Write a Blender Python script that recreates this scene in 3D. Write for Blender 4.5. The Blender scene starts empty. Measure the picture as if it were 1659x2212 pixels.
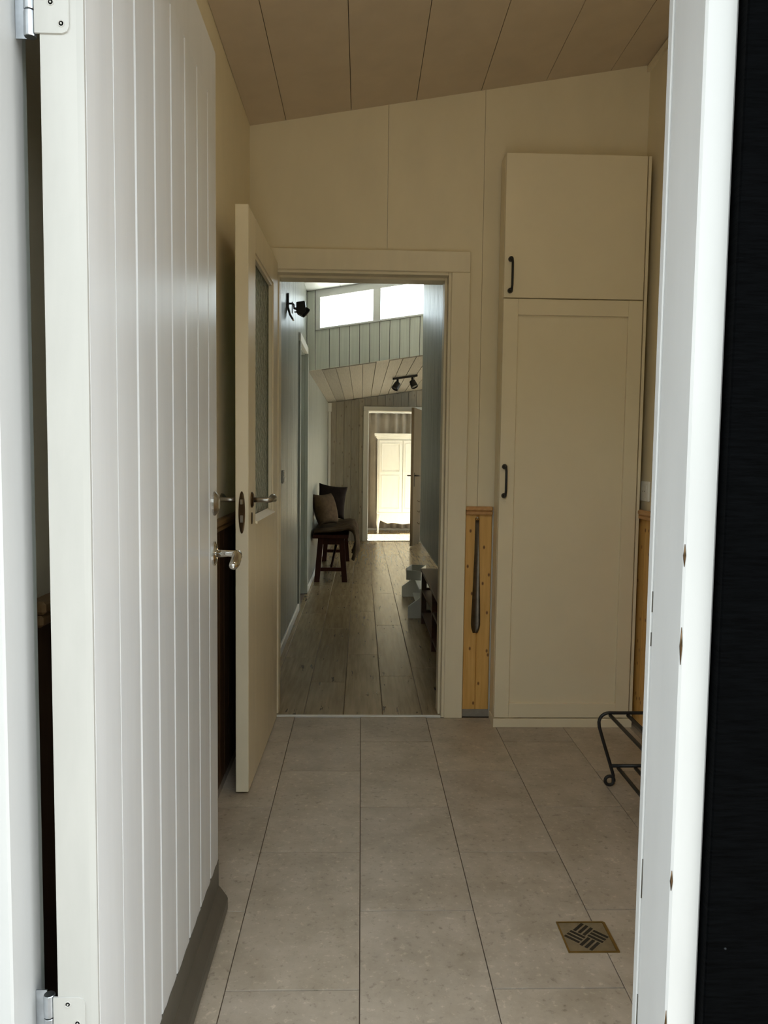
import bpy, bmesh, math, random
from mathutils import Vector, Matrix
random.seed(7)
S = bpy.context.scene
COL = S.collection
R = math.radians

# ------------------------------------------------------------------ camera
cam_d = bpy.data.cameras.new('camera'); cam = bpy.data.objects.new('camera', cam_d); COL.objects.link(cam)
cam_d.sensor_fit = 'VERTICAL'; cam_d.sensor_height = 36.0
cam_d.lens = 1670.2 / 2212 * 36.0
cam_d.clip_start = 0.02; cam_d.clip_end = 200
PIT, YAW, ROL = R(4.1464), R(1.7163), R(0.7070)
fw = Vector((math.sin(YAW)*math.cos(PIT), math.cos(YAW)*math.cos(PIT), -math.sin(PIT)))
rt = Vector((math.cos(YAW), -math.sin(YAW), 0)); up = rt.cross(fw)
r2 = rt*math.cos(ROL) + up*math.sin(ROL); u2 = up*math.cos(ROL) - rt*math.sin(ROL)
M = Matrix((r2, u2, -fw)).transposed().to_4x4(); M.translation = Vector((0, 0, 1.2))
cam.matrix_world = M
S.camera = cam

# ------------------------------------------------------------------ sky, sun, exposure
world = bpy.data.worlds.new('sky'); S.world = world; world.use_nodes = True
bg = world.node_tree.nodes['Background']
bg.inputs['Color'].default_value = (0.86, 0.94, 1.0, 1)
bg.inputs['Strength'].default_value = 1.55
sun_d = bpy.data.lights.new('sun', 'SUN'); sun = bpy.data.objects.new('sun', sun_d); COL.objects.link(sun)
sun_d.energy = 22.5; sun_d.angle = R(0.6); sun_d.color = (1.0, 0.98, 0.94)
sun.rotation_euler = Vector((-.83, -.09, -.55)).to_track_quat('-Z', 'Y').to_euler()
sun.location = (8, 6, 8)
vs = S.view_settings
vs.view_transform = 'Standard'; vs.look = 'None'; vs.exposure = 1.86; vs.gamma = 1.0; vs.use_curve_mapping = False
S.cycles.diffuse_bounces = 5; S.cycles.max_bounces = 8; S.cycles.transparent_max_bounces = 12

# ------------------------------------------------------------------ materials
MATS = {}
def nodes_of(name):
    m = bpy.data.materials.new(name); m.use_nodes = True
    nt = m.node_tree; b = nt.nodes['Principled BSDF']
    return m, nt, b
def N(nt, t, **kw):
    n = nt.nodes.new(t)
    for k, v in kw.items():
        if k in n.inputs: n.inputs[k].default_value = v
        else: setattr(n, k, v)
    return n
def coords(nt, scale, rnd=True):
    tc = N(nt, 'ShaderNodeTexCoord'); mp = N(nt, 'ShaderNodeMapping'); mp.inputs['Scale'].default_value = scale
    if rnd:
        oi = N(nt, 'ShaderNodeObjectInfo'); ml = N(nt, 'ShaderNodeMath', operation='MULTIPLY'); ml.inputs[1].default_value = 37.0
        nt.links.new(oi.outputs['Random'], ml.inputs[0])
        ad = N(nt, 'ShaderNodeVectorMath', operation='ADD')
        nt.links.new(tc.outputs['Object'], ad.inputs[0]); nt.links.new(ml.outputs[0], ad.inputs[1])
        nt.links.new(ad.outputs[0], mp.inputs['Vector'])
    else:
        nt.links.new(tc.outputs['Object'], mp.inputs['Vector'])
    return mp.outputs[0]
def noise(nt, vec, scale, detail=4, rough=.55):
    n = N(nt, 'ShaderNodeTexNoise'); n.inputs['Scale'].default_value = scale
    n.inputs['Detail'].default_value = detail; n.inputs['Roughness'].default_value = rough
    nt.links.new(vec, n.inputs['Vector']); return n.outputs['Fac']
def ramp(nt, fac, stops):
    r = N(nt, 'ShaderNodeValToRGB'); e = r.color_ramp.elements
    while len(e) < len(stops): e.new(.5)
    for el, (p, c) in zip(e, stops):
        el.position = p; el.color = (*c, 1) if len(c) == 3 else c
    nt.links.new(fac, r.inputs['Fac']); return r.outputs['Color']
def mix(nt, fac, a, b, mode='MIX'):
    m = N(nt, 'ShaderNodeMix', data_type='RGBA', blend_type=mode)
    for s, v in ((0, fac), (6, a), (7, b)):
        if isinstance(v, (int, float)): m.inputs[s].default_value = v
        elif isinstance(v, tuple): m.inputs[s].default_value = (*v, 1)
        else: nt.links.new(v, m.inputs[s])
    return m.outputs[2]
def bump(nt, b, h, strength, dist=.002):
    bp = N(nt, 'ShaderNodeBump'); bp.inputs['Strength'].default_value = strength; bp.inputs['Distance'].default_value = dist
    nt.links.new(h, bp.inputs['Height']); nt.links.new(bp.outputs[0], b.inputs['Normal'])
def paint(name, col, rough=.4, var=.05, scale=(3, 3, 1), bs=.08, bscale=60, metal=0.0, spec=.5, chips=None):
    m, nt, b = nodes_of(name)
    v = coords(nt, scale); f = noise(nt, v, 4)
    dk = tuple(c*(1-var*2) for c in col); lt = tuple(min(1, c*(1+var)) for c in col)
    c = ramp(nt, f, [(.3, dk), (.7, lt)])
    if chips:
        cv = coords(nt, (1, 1, .22), False); g = noise(nt, cv, 55, 3, .6)
        k = ramp(nt, g, [(.745, (0, 0, 0)), (.765, (1, 1, 1))])
        c = mix(nt, k, c, chips)
    nt.links.new(c, b.inputs['Base Color'])
    b.inputs['Roughness'].default_value = rough; b.inputs['Metallic'].default_value = metal
    b.inputs['Specular IOR Level'].default_value = spec
    if bs:
        bv = coords(nt, (1, 1, .25)); bump(nt, b, noise(nt, bv, bscale, 3), bs)
    MATS[name] = m; return m
def wood(name, dark, light, scale, rough=.5, knots=None, bs=.15, cracks=None, freq=9, spec=.5):
    m, nt, b = nodes_of(name)
    v = coords(nt, scale); f = noise(nt, v, freq, 6, .6)
    c = ramp(nt, f, [(.28, dark), (.72, light)])
    oi = N(nt, 'ShaderNodeObjectInfo')
    vr = ramp(nt, oi.outputs['Random'], [(0, (.86, .86, .86)), (1, (1.08, 1.07, 1.05))])
    c = mix(nt, 1.0, c, vr, 'MULTIPLY')
    if cracks:
        cv = coords(nt, cracks[0]); g = noise(nt, cv, cracks[1], 4, .7)
        k = ramp(nt, g, [(cracks[2], (1, 1, 1)), (cracks[2]+.03, (0, 0, 0))])
        c = mix(nt, k, c, cracks[3])
    if knots:
        kv = coords(nt, knots[0]); vo = N(nt, 'ShaderNodeTexVoronoi', voronoi_dimensions='2D'); vo.inputs['Scale'].default_value = knots[1]
        sx = N(nt, 'ShaderNodeSeparateXYZ'); cb_ = N(nt, 'ShaderNodeCombineXYZ'); ad = N(nt, 'ShaderNodeMath', operation='ADD')
        nt.links.new(kv, sx.inputs[0]); nt.links.new(sx.outputs[0], ad.inputs[0]); nt.links.new(sx.outputs[1], ad.inputs[1])
        nt.links.new(ad.outputs[0], cb_.inputs[0]); nt.links.new(sx.outputs[2], cb_.inputs[1]); nt.links.new(cb_.outputs[0], vo.inputs['Vector'])
        k = ramp(nt, vo.outputs['Distance'], [(knots[2], (1, 1, 1)), (knots[2]+.05, (0, 0, 0))])
        c = mix(nt, k, c, knots[3])
    nt.links.new(c, b.inputs['Base Color']); b.inputs['Roughness'].default_value = rough
    b.inputs['Specular IOR Level'].default_value = spec
    if bs: bump(nt, b, f, bs)
    MATS[name] = m; return m
def metal(name, col, rough=.25):
    m, nt, b = nodes_of(name)
    f = noise(nt, coords(nt, (1, 1, 1)), 40, 3)
    nt.links.new(ramp(nt, f, [(.3, tuple(c*.75 for c in col)), (.7, col)]), b.inputs['Base Color'])
    b.inputs['Metallic'].default_value = 1; b.inputs['Roughness'].default_value = rough
    MATS[name] = m; return m
def fabric(name, col, rough=.95, var=.25, sc=25):
    m, nt, b = nodes_of(name)
    f = noise(nt, coords(nt, (1, 1, 1)), sc, 5)
    nt.links.new(ramp(nt, f, [(.3, tuple(c*(1-var) for c in col)), (.7, tuple(c*(1+var) for c in col))]), b.inputs['Base Color'])
    b.inputs['Roughness'].default_value = rough; b.inputs['Specular IOR Level'].default_value = .1
    bump(nt, b, noise(nt, coords(nt, (1, 1, 1)), 180, 2), .4)
    MATS[name] = m; return m

paint('door_white', (.65, .65, .645), .30, .025, (6, 6, .6), .10, 30)
paint('frame_white', (.53, .53, .52), .45, .02, (4, 4, 1), .15, 35)
paint('edge_white', (.46, .45, .42), .5, .03, (6, 6, 1.2), .15, 30)
paint('drip_grey', (.085, .074, .056), .4, .06, (3, 6, 3), .1, 40)
paint('cream', (.82, .725, .52), .5, .02, (2, 2, 1), .05, 50)
paint('cream_trim', (.83, .74, .55), .42, .02, (4, 4, 1), .05, 40)
paint('cabinet_white', (.83, .735, .535), .4, .01, (2, 2, 2), .02, 80)
paint('ceiling_paint', (.64, .53, .39), .5, .03, (2, 2, 2), .03, 60)
paint('grey_boards', (.32, .34, .30), .36, .22, (10, 10, .25), .15, 40)
paint('grey_trim', (.46, .49, .45), .35, .04, (8, 8, .6), .08, 40)
paint('pale_boards', (.72, .74, .66), .4, .05, (20, 20, .6), .1, 40)
paint('white_trim', (.80, .80, .77), .4, .02, (4, 4, 1), .05, 40)
paint('hall_ceiling', (.90, .90, .88), .5, .02, (3, 3, 3), .03, 50)
paint('plaster', (.72, .70, .64), .7, .03, (2, 2, 2), .05, 40)
paint('matt_black', (.012, .012, .013), .45, .1, (4, 4, 4), .1, 80)
paint('switch_white', (.85, .85, .82), .3, .01)
paint('dark_slot', (.015, .013, .010), .6, .05)
paint('grout', (.15, .105, .075), .9, .1)
paint('joint_grey', (.10, .10, .085), .8, .1)
paint('grey_box', (.42, .42, .38), .5, .05)
paint('terrace', (.10, .095, .088), .8, .2, (2, 2, 2), .3, 30)
paint('skirting_tile', (.30, .27, .23), .5, .1, (8, 8, 8), .1, 40)
paint('grey_plastic', (.055, .056, .052), .35, .05)
wood('pine', (.60, .33, .085), (.74, .46, .15), (7, 7, .5), .42, knots=((1, 1, .6), 14, .04, (.20, .085, .028)))
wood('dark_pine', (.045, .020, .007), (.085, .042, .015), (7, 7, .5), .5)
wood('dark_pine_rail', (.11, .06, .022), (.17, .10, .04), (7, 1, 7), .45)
wood('pine_rail', (.48, .25, .09), (.62, .36, .15), (7, 1, 7), .4)
paint('shade_leaves', (.05, .065, .03), .8, .3, (9, 9, 9), .8, 40)
wood('added_eave_wood', (.03, .03, .03), (.06, .06, .06), (8, .6, 8), .7)
wood('mahogany', (.035, .010, .005), (.085, .026, .012), (8, .6, 8), .35)
wood('bench_wood', (.025, .006, .003), (.055, .013, .006), (8, 8, .8), .5, spec=.2)
wood('old_boards', (.27, .245, .20), (.43, .40, .335), (14, 14, .5), .55, knots=((1, 1, .4), 9, .03, (.18, .15, .12)), cracks=((9, 9, .35), 8, .30, (.22, .20, .17)))
wood('old_ceiling', (.24, .225, .195), (.36, .345, .30), (14, .5, 14), .5, cracks=((9, .35, 9), 8, .30, (.24, .22, .19)))
wood('laminate', (.225, .165, .09), (.36, .275, .16), (9, .55, 9), .26, cracks=((7, .8, 7), 4.5, .335, (.045, .032, .02)), bs=.08, freq=6, spec=.5)
wood('brown_door', (.10, .075, .045), (.16, .12, .075), (9, 9, .6), .4)
metal('chrome', (.78, .77, .74), .12)
metal('dull_steel', (.52, .50, .46), .3)
metal('dark_steel', (.30, .27, .23), .28)
metal('zinc', (.62, .66, .70), .3)
metal('brass', (.42, .30, .12), .4)
metal('bronze', (.12, .075, .04), .35)
fabric('curtain_cloth', (.28, .25, .215), sc=6, var=.1)
fabric('brown_cloth', (.085, .058, .036))
fabric('dark_cloth', (.018, .013, .012))
fabric('throw_cloth', (.06, .042, .026), sc=12, var=.45)

# stoneware tile
m, nt, b = nodes_of('stone_tile'); MATS['stone_tile'] = m
v = coords(nt, (1, 1, 1)); f1 = noise(nt, v, 7, 6, .65); f2 = noise(nt, v, 55, 5, .65)
c = ramp(nt, f1, [(.3, (.34, .285, .215)), (.7, (.50, .43, .345))])
c2 = ramp(nt, f2, [(.28, (.60, .58, .55)), (.42, (1, 1, 1)), (.58, (1, 1, 1)), (.70, (1.34, 1.35, 1.36))])
c = mix(nt, 1.0, c, c2, 'MULTIPLY')
oi = N(nt, 'ShaderNodeObjectInfo')
c = mix(nt, 1.0, c, ramp(nt, oi.outputs['Random'], [(0, (.92, .92, .93)), (1, (1.06, 1.05, 1.02))]), 'MULTIPLY')
nt.links.new(c, b.inputs['Base Color']); b.inputs['Roughness'].default_value = .42
bump(nt, b, f2, .12)
# rough sawn black boards
m, nt, b = nodes_of('black_boards'); MATS['black_boards'] = m
v = coords(nt, (4, 4, 40)); f1 = noise(nt, v, 6, 5, .7)
sp = noise(nt, coords(nt, (1, 1, 1)), 24, 2)
c = ramp(nt, f1, [(.3, (.0002, .00025, .0003)), (.8, (.0020, .0024, .0028))])
c = mix(nt, ramp(nt, sp, [(.80, (0, 0, 0)), (.815, (1, 1, 1))]), c, (.03, .032, .035))
nt.links.new(c, b.inputs['Base Color']); b.inputs['Roughness'].default_value = .5
b.inputs['Specular IOR Level'].default_value = .012
bump(nt, b, f1, .5, .003)
# clear pane: mostly see-through with a faint mirror sheen
m = bpy.data.materials.new('clear_glass'); m.use_nodes = True; MATS['clear_glass'] = m; nt = m.node_tree
nt.nodes.remove(nt.nodes['Principled BSDF']); out = nt.nodes['Material Output']
tr = N(nt, 'ShaderNodeBsdfTransparent'); tr.inputs['Color'].default_value = (.93, .96, .95, 1)
gl = N(nt, 'ShaderNodeBsdfGlossy'); gl.inputs['Roughness'].default_value = .02
mx = N(nt, 'ShaderNodeMixShader'); mx.inputs[0].default_value = .06
nt.links.new(tr.outputs[0], mx.inputs[1]); nt.links.new(gl.outputs[0], mx.inputs[2]); nt.links.new(mx.outputs[0], out.inputs['Surface'])
# obscure patterned glass
m, nt, b = nodes_of('obscure_glass'); MATS['obscure_glass'] = m
b.inputs['Base Color'].default_value = (.55, .70, .58, 1); b.inputs['Transmission Weight'].default_value = .75
b.inputs['Roughness'].default_value = .07; b.inputs['IOR'].default_value = 1.45
vo = N(nt, 'ShaderNodeTexVoronoi'); vo.inputs['Scale'].default_value = 58
nt.links.new(coords(nt, (1, 1, .8), False), vo.inputs['Vector'])
fac = N(nt, 'ShaderNodeMath', operation='ADD'); nt.links.new(vo.outputs['Distance'], fac.inputs[0])
nt.links.new(noise(nt, coords(nt, (1, 1, 1), False), 50, 3), fac.inputs[1]); bump(nt, b, fac.outputs[0], 1.0, .03)

# ------------------------------------------------------------------ mesh helpers
def bbox(bm, x0, x1, y0, y1, z0, z1, bev=0.0, seg=1):
    vs_ = [bm.verts.new(p) for p in ((x0,y0,z0),(x1,y0,z0),(x1,y1,z0),(x0,y1,z0),(x0,y0,z1),(x1,y0,z1),(x1,y1,z1),(x0,y1,z1))]
    fs = [bm.faces.new([vs_[i] for i in q]) for q in ((0,3,2,1),(4,5,6,7),(0,1,5,4),(1,2,6,5),(2,3,7,6),(3,0,4,7))]
    if bev:
        es = list({e for f in fs for e in f.edges})
        bmesh.ops.bevel(bm, geom=es, offset=bev, segments=seg, affect='EDGES', profile=.5)
def prism(bm, pts, axis, a, b_, bev=0.0):
    """pts: 2-D outline in the plane across `axis` ('x': (y,z), 'y': (x,z), 'z': (x,y))."""
    def P(p, t): return {'x': (t, p[0], p[1]), 'y': (p[0], t, p[1]), 'z': (p[0], p[1], t)}[axis]
    A = [bm.verts.new(P(p, a)) for p in pts]; B = [bm.verts.new(P(p, b_)) for p in pts]
    fs = [bm.faces.new(A), bm.faces.new(B[::-1])]; n = len(pts)
    for i in range(n): fs.append(bm.faces.new((A[i], B[i], B[(i+1) % n], A[(i+1) % n])))
    bmesh.ops.recalc_face_normals(bm, faces=fs)
    if bev:
        bmesh.ops.bevel(bm, geom=list({e for f in fs for e in f.edges}), offset=bev, segments=1, affect='EDGES', profile=.5)
def tube(bm, pts, rad, seg=8, sx=1.0, cap=True):
    pts = [Vector(p) for p in pts]; n = len(pts)
    rad = rad if isinstance(rad, (list, tuple)) else [rad]*n
    ref = None; rings = []
    for i, p in enumerate(pts):
        t = (pts[min(i+1, n-1)] - pts[max(i-1, 0)]).normalized()
        if ref is None:
            ref = Vector((0, 0, 1)) if abs(t.z) < .9 else Vector((1, 0, 0))
        u = (ref - t*ref.dot(t)).normalized(); w = t.cross(u); ref = u
        rings.append([bm.verts.new(p + rad[i]*(u*math.cos(2*math.pi*k/seg) + w*sx*math.sin(2*math.pi*k/seg))) for k in range(seg)])
    for a, b_ in zip(rings, rings[1:]):
        for k in range(seg): bm.faces.new((a[k], a[(k+1) % seg], b_[(k+1) % seg], b_[k]))
    if cap:
        bm.faces.new(rings[0][::-1]); bm.faces.new(rings[-1])
def lathe(bm, c, axis, prof, seg=20, sy=1.0):
    """prof: list of (distance along axis, radius) around point c."""
    c = Vector(c); ax = Vector(axis).normalized(); u = ax.orthogonal().normalized()
    if abs(ax.z) < .9: u = (Vector((0, 0, 1)) - ax*ax.z).normalized()
    w = ax.cross(u); rings = []
    for d, r in prof:
        rings.append([bm.verts.new(c + ax*d + r*(u*sy*math.cos(2*math.pi*k/seg) + w*math.sin(2*math.pi*k/seg))) for k in range(seg)])
    for a, b_ in zip(rings, rings[1:]):
        for k in range(seg): bm.faces.new((a[k], a[(k+1) % seg], b_[(k+1) % seg], b_[k]))
    bm.faces.new(rings[0][::-1]); bm.faces.new(rings[-1])
def obj(name, bm, mat, parent=None, smooth=False, label=None, cat=None, kind=None, group=None):
    bmesh.ops.recalc_face_normals(bm, faces=bm.faces)
    xs = [v.co for v in bm.verts]
    c = Vector(((min(p.x for p in xs)+max(p.x for p in xs))/2, (min(p.y for p in xs)+max(p.y for p in xs))/2, min(p.z for p in xs)))
    bmesh.ops.translate(bm, verts=bm.verts, vec=-c)
    me = bpy.data.meshes.new(name); bm.to_mesh(me); bm.free()
    if smooth:
        for p in me.polygons: p.use_smooth = True
    me.materials.append(MATS[mat])
    o = bpy.data.objects.new(name, me); COL.objects.link(o); o.location = c
    if parent:
        o.parent = parent
        if parent.type == 'MESH' or parent.get('_abs'): o.location = c - parent['_org_v'] if '_org_v' in parent else c
    tag(o, label, cat, kind, group)
    return o
def tag(o, label=None, cat=None, kind=None, group=None):
    if label: o['label'] = label
    if cat: o['category'] = cat
    if kind: o['kind'] = kind
    if group: o['group'] = group
ORG = {}
def put(name, bm, mat, parent=None, **kw):
    """obj() for geometry given in the coordinates of the top-level thing; nested parents keep their own origin."""
    o = obj(name, bm, mat, None, kw.pop('smooth', False), **kw)
    w = o.location.copy()
    if parent is not None:
        o.parent = parent; o.location = w - ORG.get(parent.name, Vector((0, 0, 0)))
        ORG[o.name] = w
    else:
        ORG[o.name] = w
    return o
def box(name, x0, x1, y0, y1, z0, z1, mat, parent=None, bev=0.0, seg=1, **kw):
    bm = bmesh.new(); bbox(bm, x0, x1, y0, y1, z0, z1, bev, seg); return put(name, bm, mat, parent, **kw)
def boxes(name, lst, mat, parent=None, bev=0.0, **kw):
    bm = bmesh.new()
    for q in lst: bbox(bm, *q, bev)
    return put(name, bm, mat, parent, **kw)
def pris(name, pts, axis, a, b_, mat, parent=None, bev=0.0, **kw):
    bm = bmesh.new(); prism(bm, pts, axis, a, b_, bev); return put(name, bm, mat, parent, **kw)
def tub(name, pts, rad, mat, parent=None, seg=8, sx=1.0, **kw):
    bm = bmesh.new(); tube(bm, pts, rad, seg, sx); kw.setdefault('smooth', True); return put(name, bm, mat, parent, **kw)
def lat(name, c, axis, prof, mat, parent=None, seg=20, sy=1.0, **kw):
    bm = bmesh.new(); lathe(bm, c, axis, prof, seg, sy); return put(name, bm, mat, parent, **kw)
def thing(name, loc, label, cat, rz=0.0, local=False, kind=None, group=None):
    """Empty at the base. local=True: parts are given in its own coordinates, else in world coordinates."""
    e = bpy.data.objects.new(name, None); COL.objects.link(e); e.location = loc; e.rotation_euler = (0, 0, rz); e.empty_display_size = .05
    ORG[e.name] = Vector((0, 0, 0)) if local else Vector(loc)
    tag(e, label, cat, kind, group); return e
def share(src, name, loc, parent):
    o = bpy.data.objects.new(name, src.data); COL.objects.link(o); o.parent = parent; o.location = loc; return o
ST = 'structure'

# heights of the sloping ceilings
zv = lambda x: 2.624 + .172*(x+.5)       # vestibule
zu = lambda x: 2.594 + .165*(x+.48)      # hall, high part
zl = lambda x: 1.925 + .155*(x+.47)      # hall, low part

# ================================================================== SETTING: floors
floor = boxes('floor', [(-.62, 1.4, 1.0, 3.49, -.12, -.006)], 'grout', kind=ST, label='tiled floor of the entrance room with large stone-look tiles', cat='floor')
TW, TL_, GX = .3016, .606, .0011
fy = 3.1746                                        # a cross joint of the odd columns
for c in range(-2, 5):
    x0, x1 = .008 + TW*c, .008 + TW*(c+1)
    x0, x1 = max(x0, -.5), min(x1, 1.25)
    if x1 - x0 < .02: continue
    off = 0 if c % 2 == 0 else TL_/2
    for k in range(-1, 5):
        y1 = fy + off - TL_*k; y0 = y1 - TL_
        y0, y1 = max(y0, 1.09), min(y1, 3.486)
        if y1 - y0 < .02: continue
        box('tile', x0+GX, x1-GX, y0+GX*1.7, y1-GX*1.7, -.006, 0.0, 'stone_tile', floor, bev=.0005)
floor_hall = boxes('floor_hall', [(-.62, .905, 3.487, 10.9, -.12, -.004)], 'grout', kind=ST, label='oak laminate floor running from the doorway to the far bedroom', cat='floor')
boxes('floor_living', [(.905, 3.72, 3.487, 12.6, -.12, 0), (-.62, .905, 10.9, 12.6, -.12, 0)], 'laminate', kind=ST, label='oak laminate floor of the living area and bedroom', cat='floor')
PW = .1835
for i in range(-3, 6):
    x0 = -.072 + PW*i; x1 = x0 + PW
    x0c, x1c = max(x0, -.48), x1
    if x1c - x0c < .02: continue
    y = 3.502 - random.uniform(.1, 1.1)
    while y < 10.85:
        y0, y1 = max(y, 3.502), min(y+1.28, 10.9)
        if y1-y0 > .03: box('plank', x0c+.0011, x1c-.0011, y0+.0011, y1-.0011, -.004, 0.0, 'laminate', floor_hall, bev=.0015)
        y += 1.28
terrace = box('floor_terrace', -60, 60, -90, .98, -.32, -.17, 'terrace', kind=ST, label='dark paved ground outside the front door', cat='ground')

bm = bmesh.new()  # leafy screen added behind the camera to block low sky light
for i in range(40):
    x0 = -14 + .7*i; bbox(bm, x0, x0+.7, -4.6+.15*math.sin(i*2.1), -3.4+.12*math.sin(i*3.7), -.17, 3.4+.2*math.sin(i*1.7), .12)
put('shade_hedge', bm, 'shade_leaves', kind=ST, label='unseen added leafy hedge facing the front door', cat='shade_hedge')
box('ceiling_added_eave', -4, 4, .35, .97, 2.52, 2.66, 'added_eave_wood', kind=ST, label='unseen dark eave added to shade the front of the door frame', cat='ceiling')  # overhang added out of view, keeps high sky light off the facade
# ================================================================== SETTING: vestibule shell
def wallpoly(zf, x0, x1, z0): return [(x0, z0), (x1, z0), (x1, zf(x1)), (x0, zf(x0))]
wl = boxes('wall_left', [(-.62, -.5, 1.05, 3.55, 0, 3.0)], 'cream', kind=ST, label='cream left wall of the entrance room behind the open doors', cat='wall')
wr = boxes('wall_right', [(1.25, 1.37, 1.05, 3.55, 0, 3.3)], 'cream', kind=ST, label='cream right wall of the entrance room beside the tall cabinet', cat='wall')
OP0, OP1, OPT = -.385, .378, 2.0          # doorway to the hall
wb = thing('wall_back', (.4, 3.55, 0), 'cream panelled wall around the doorway to the hall', 'wall', kind=ST)
bm = bmesh.new()
bbox(bm, -.62, OP0-.04, 3.5, 3.61, 0, 3.3); bbox(bm, OP1+.04, 3.72, 3.5, 3.61, 0, 3.9); bbox(bm, OP0-.04, OP1+.04, 3.5, 3.61, OPT+.04, 3.3)
put('wall_core', bm, 'plaster', wb)
g = .0007
def panel(pts): pris('panel', pts, 'y', 3.49, 3.5, 'cream', wb)
panel([(-.5, .975), (-.425, .975), (-.425, 2.06), (.104-g, 2.06), (.104-g, zv(.104)), (-.5, zv(-.5))])
panel([(.104+g, 2.06), (.42, 2.06), (.42, .975), (.528-g, .975), (.528-g, zv(.528)), (.104+g, zv(.104))])
panel([(.528+g, .975), (1.25, .975), (1.25, zv(1.25)), (.528+g, zv(.528))])
# ceiling planks, running away from the front door
ce = thing('ceiling', (.38, 2.3, 2.7), 'taupe ceiling of wide planks sloping up over the entrance room', 'ceiling', kind=ST)
pris('ceiling_deck', [(-.62, zv(-.62)+.012), (1.4, zv(1.4)+.012), (1.4, zv(1.4)+.13), (-.62, zv(-.62)+.13)], 'y', 1.0, 3.55, 'grout', ce)
xj = [-.5] + [-.343 + .2835*k for k in range(6)] + [1.25]
for a, b_ in zip(xj, xj[1:]):
    a += .0013; b_ -= .0013
    pris('plank', [(a, zv(a)), (b_, zv(b_)), (b_, zv(b_)+.012), (a, zv(a)+.012)], 'y', 1.11, 3.49, 'ceiling_paint', ce)
pris('trim_1', [(1.235, zv(1.235)-.03), (1.25, zv(1.25)-.03), (1.25, zv(1.25)-.004), (1.235, zv(1.235)-.004)], 'y', 1.2, 3.488, 'cream_trim', kind=ST, label='thin moulding between right wall and ceiling', cat='moulding')

# front wall with black boards
FO0, FO1, FOT = -.455, .422, 2.19
wf = thing('wall_front', (.4, 1.05, 0), 'black rough-sawn timber cladding outside the front door', 'wall', kind=ST)
boxes('wall_core', [(-3.0, -.53, 1.0, 1.1, -.17, 3.3), (.50, 3.72, 1.0, 1.1, -.17, 3.3), (-.53, .50, 1.0, 1.1, FOT+.05, 3.3)], 'plaster', wf)
x = .466
while x < 2.0:
    box('cladding_board', x, x+.138, .972, 1.0, -.17, 3.3, 'black_boards', wf, bev=.002); x += .14
x = -.505
while x > -2.0:
    box('cladding_board', x-.138, x, .972, 1.0, -.17, 3.3, 'black_boards', wf, bev=.002); x -= .14
box('cladding_board', -.503, .464, .972, 1.0, FOT+.052, 3.3, 'black_boards', wf, bev=.002)
# front door frame
fr = thing('trim_2', (0, 1.0, 0), 'white painted outer frame of the front door with worn edges', 'door frame', kind=ST)
box('jamb', FO1, .464, .99, 1.092, -.15, FOT+.05, 'frame_white', fr, bev=.003)
box('jamb', -.503, FO0, .99, 1.083, -.15, FOT+.05, 'frame_white', fr, bev=.003)
box('head', FO0, FO1, .99, 1.092, FOT, FOT+.05, 'frame_white', fr, bev=.003)
box('door_stop', FO1-.002, .464, 1.0925, 1.108, -.15, FOT, 'frame_white', fr, bev=.0015)
box('door_stop', -.503, FO0-.003, 1.0835, 1.10, -.15, FOT, 'grey_trim', fr, bev=.0015)
box('sill', FO0, FO1, .97, 1.1, -.15, -.01, 'drip_grey', fr, bev=.003)
# worn spots on the frame arrises
for (xx, zz, h) in ((FO1, .93, .05), (FO1, 1.06, .03), (FO1, .62, .028), (FO1, .40, .05), (FO1, .345, .02), (FO1, .30, .03)):
    tub('worn_spot', [(xx+.0012, .9912, zz), (xx+.0010, .9908, zz+h*.5), (xx+.0012, .9912, zz+h)], [.0004, .0021, .0004], 'bronze', fr, 6)
for zz, h in ((.98, .03), (.93, .02), (.30, .10), (.55, .06)):
    tub('worn_spot', [(FO1, 1.0922, zz), (FO1, 1.0922, zz+h)], .0009, 'drip_grey', fr, 5)

# ================================================================== FRONT DOOR (open inward, outer face towards us)
d1 = thing('door_1', (-.388, 1.05, 0), 'open white front door of vertical tongue and groove boards', 'door', kind=ST)
DX, DY0, DY1, DZ = -.362, 1.046, 1.952, 2.163
box('leaf', DX-.056, DX-.0098, DY0, DY1, .012, DZ, 'edge_white', d1)
edges = [DY0+.006, 1.164, 1.272, 1.388, 1.504, 1.620, 1.736, 1.852, DY1]
bw = .0055
for k, (a, b_) in enumerate(zip(edges, edges[1:])):
    l = .001 if k == 0 else (.0022 if k == 1 else bw); r = .001 if k == 7 else (.0022 if k == 0 else bw)
    pris('board', [(DX-.010, a), (DX-.006 if k else DX-.001, a+.0004), (DX, a+l), (DX, b_-r), (DX-.006, b_-.0004), (DX-.010, b_)], 'z', .14, 2.031, 'door_white', d1)
box('top_rail', DX-.010, DX, DY0+.006, DY1, 2.0311, DZ, 'door_white', d1)
box('hinge_edge', DX-.0098, DX-.0003, DY0, DY0+.006, .012, DZ, 'edge_white', d1)
# grey weather strip: ragged painted edge and drip nose
pts = [(DY0, .06)]; yy = DY0
bm = bmesh.new()
top = []; n = 46
for i in range(n+1):
    yy = DY0 + (DY1-DY0)*i/n
    top.append((yy, .148 + random.uniform(-.003, .003)))
prism(bm, [(DY0, .012)] + top + [(DY1, .012)], 'x', DX-.004, DX+.0015)
put('kick_board', bm, 'drip_grey', d1)
pris('drip_board', [(DX+.0015, .078), (DX+.0065, .072), (DX+.022, .050), (DX+.025, .043), (DX+.025, .016), (DX+.0015, .016)], 'y', DY0+.002, DY1, 'drip_grey', d1)
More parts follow.
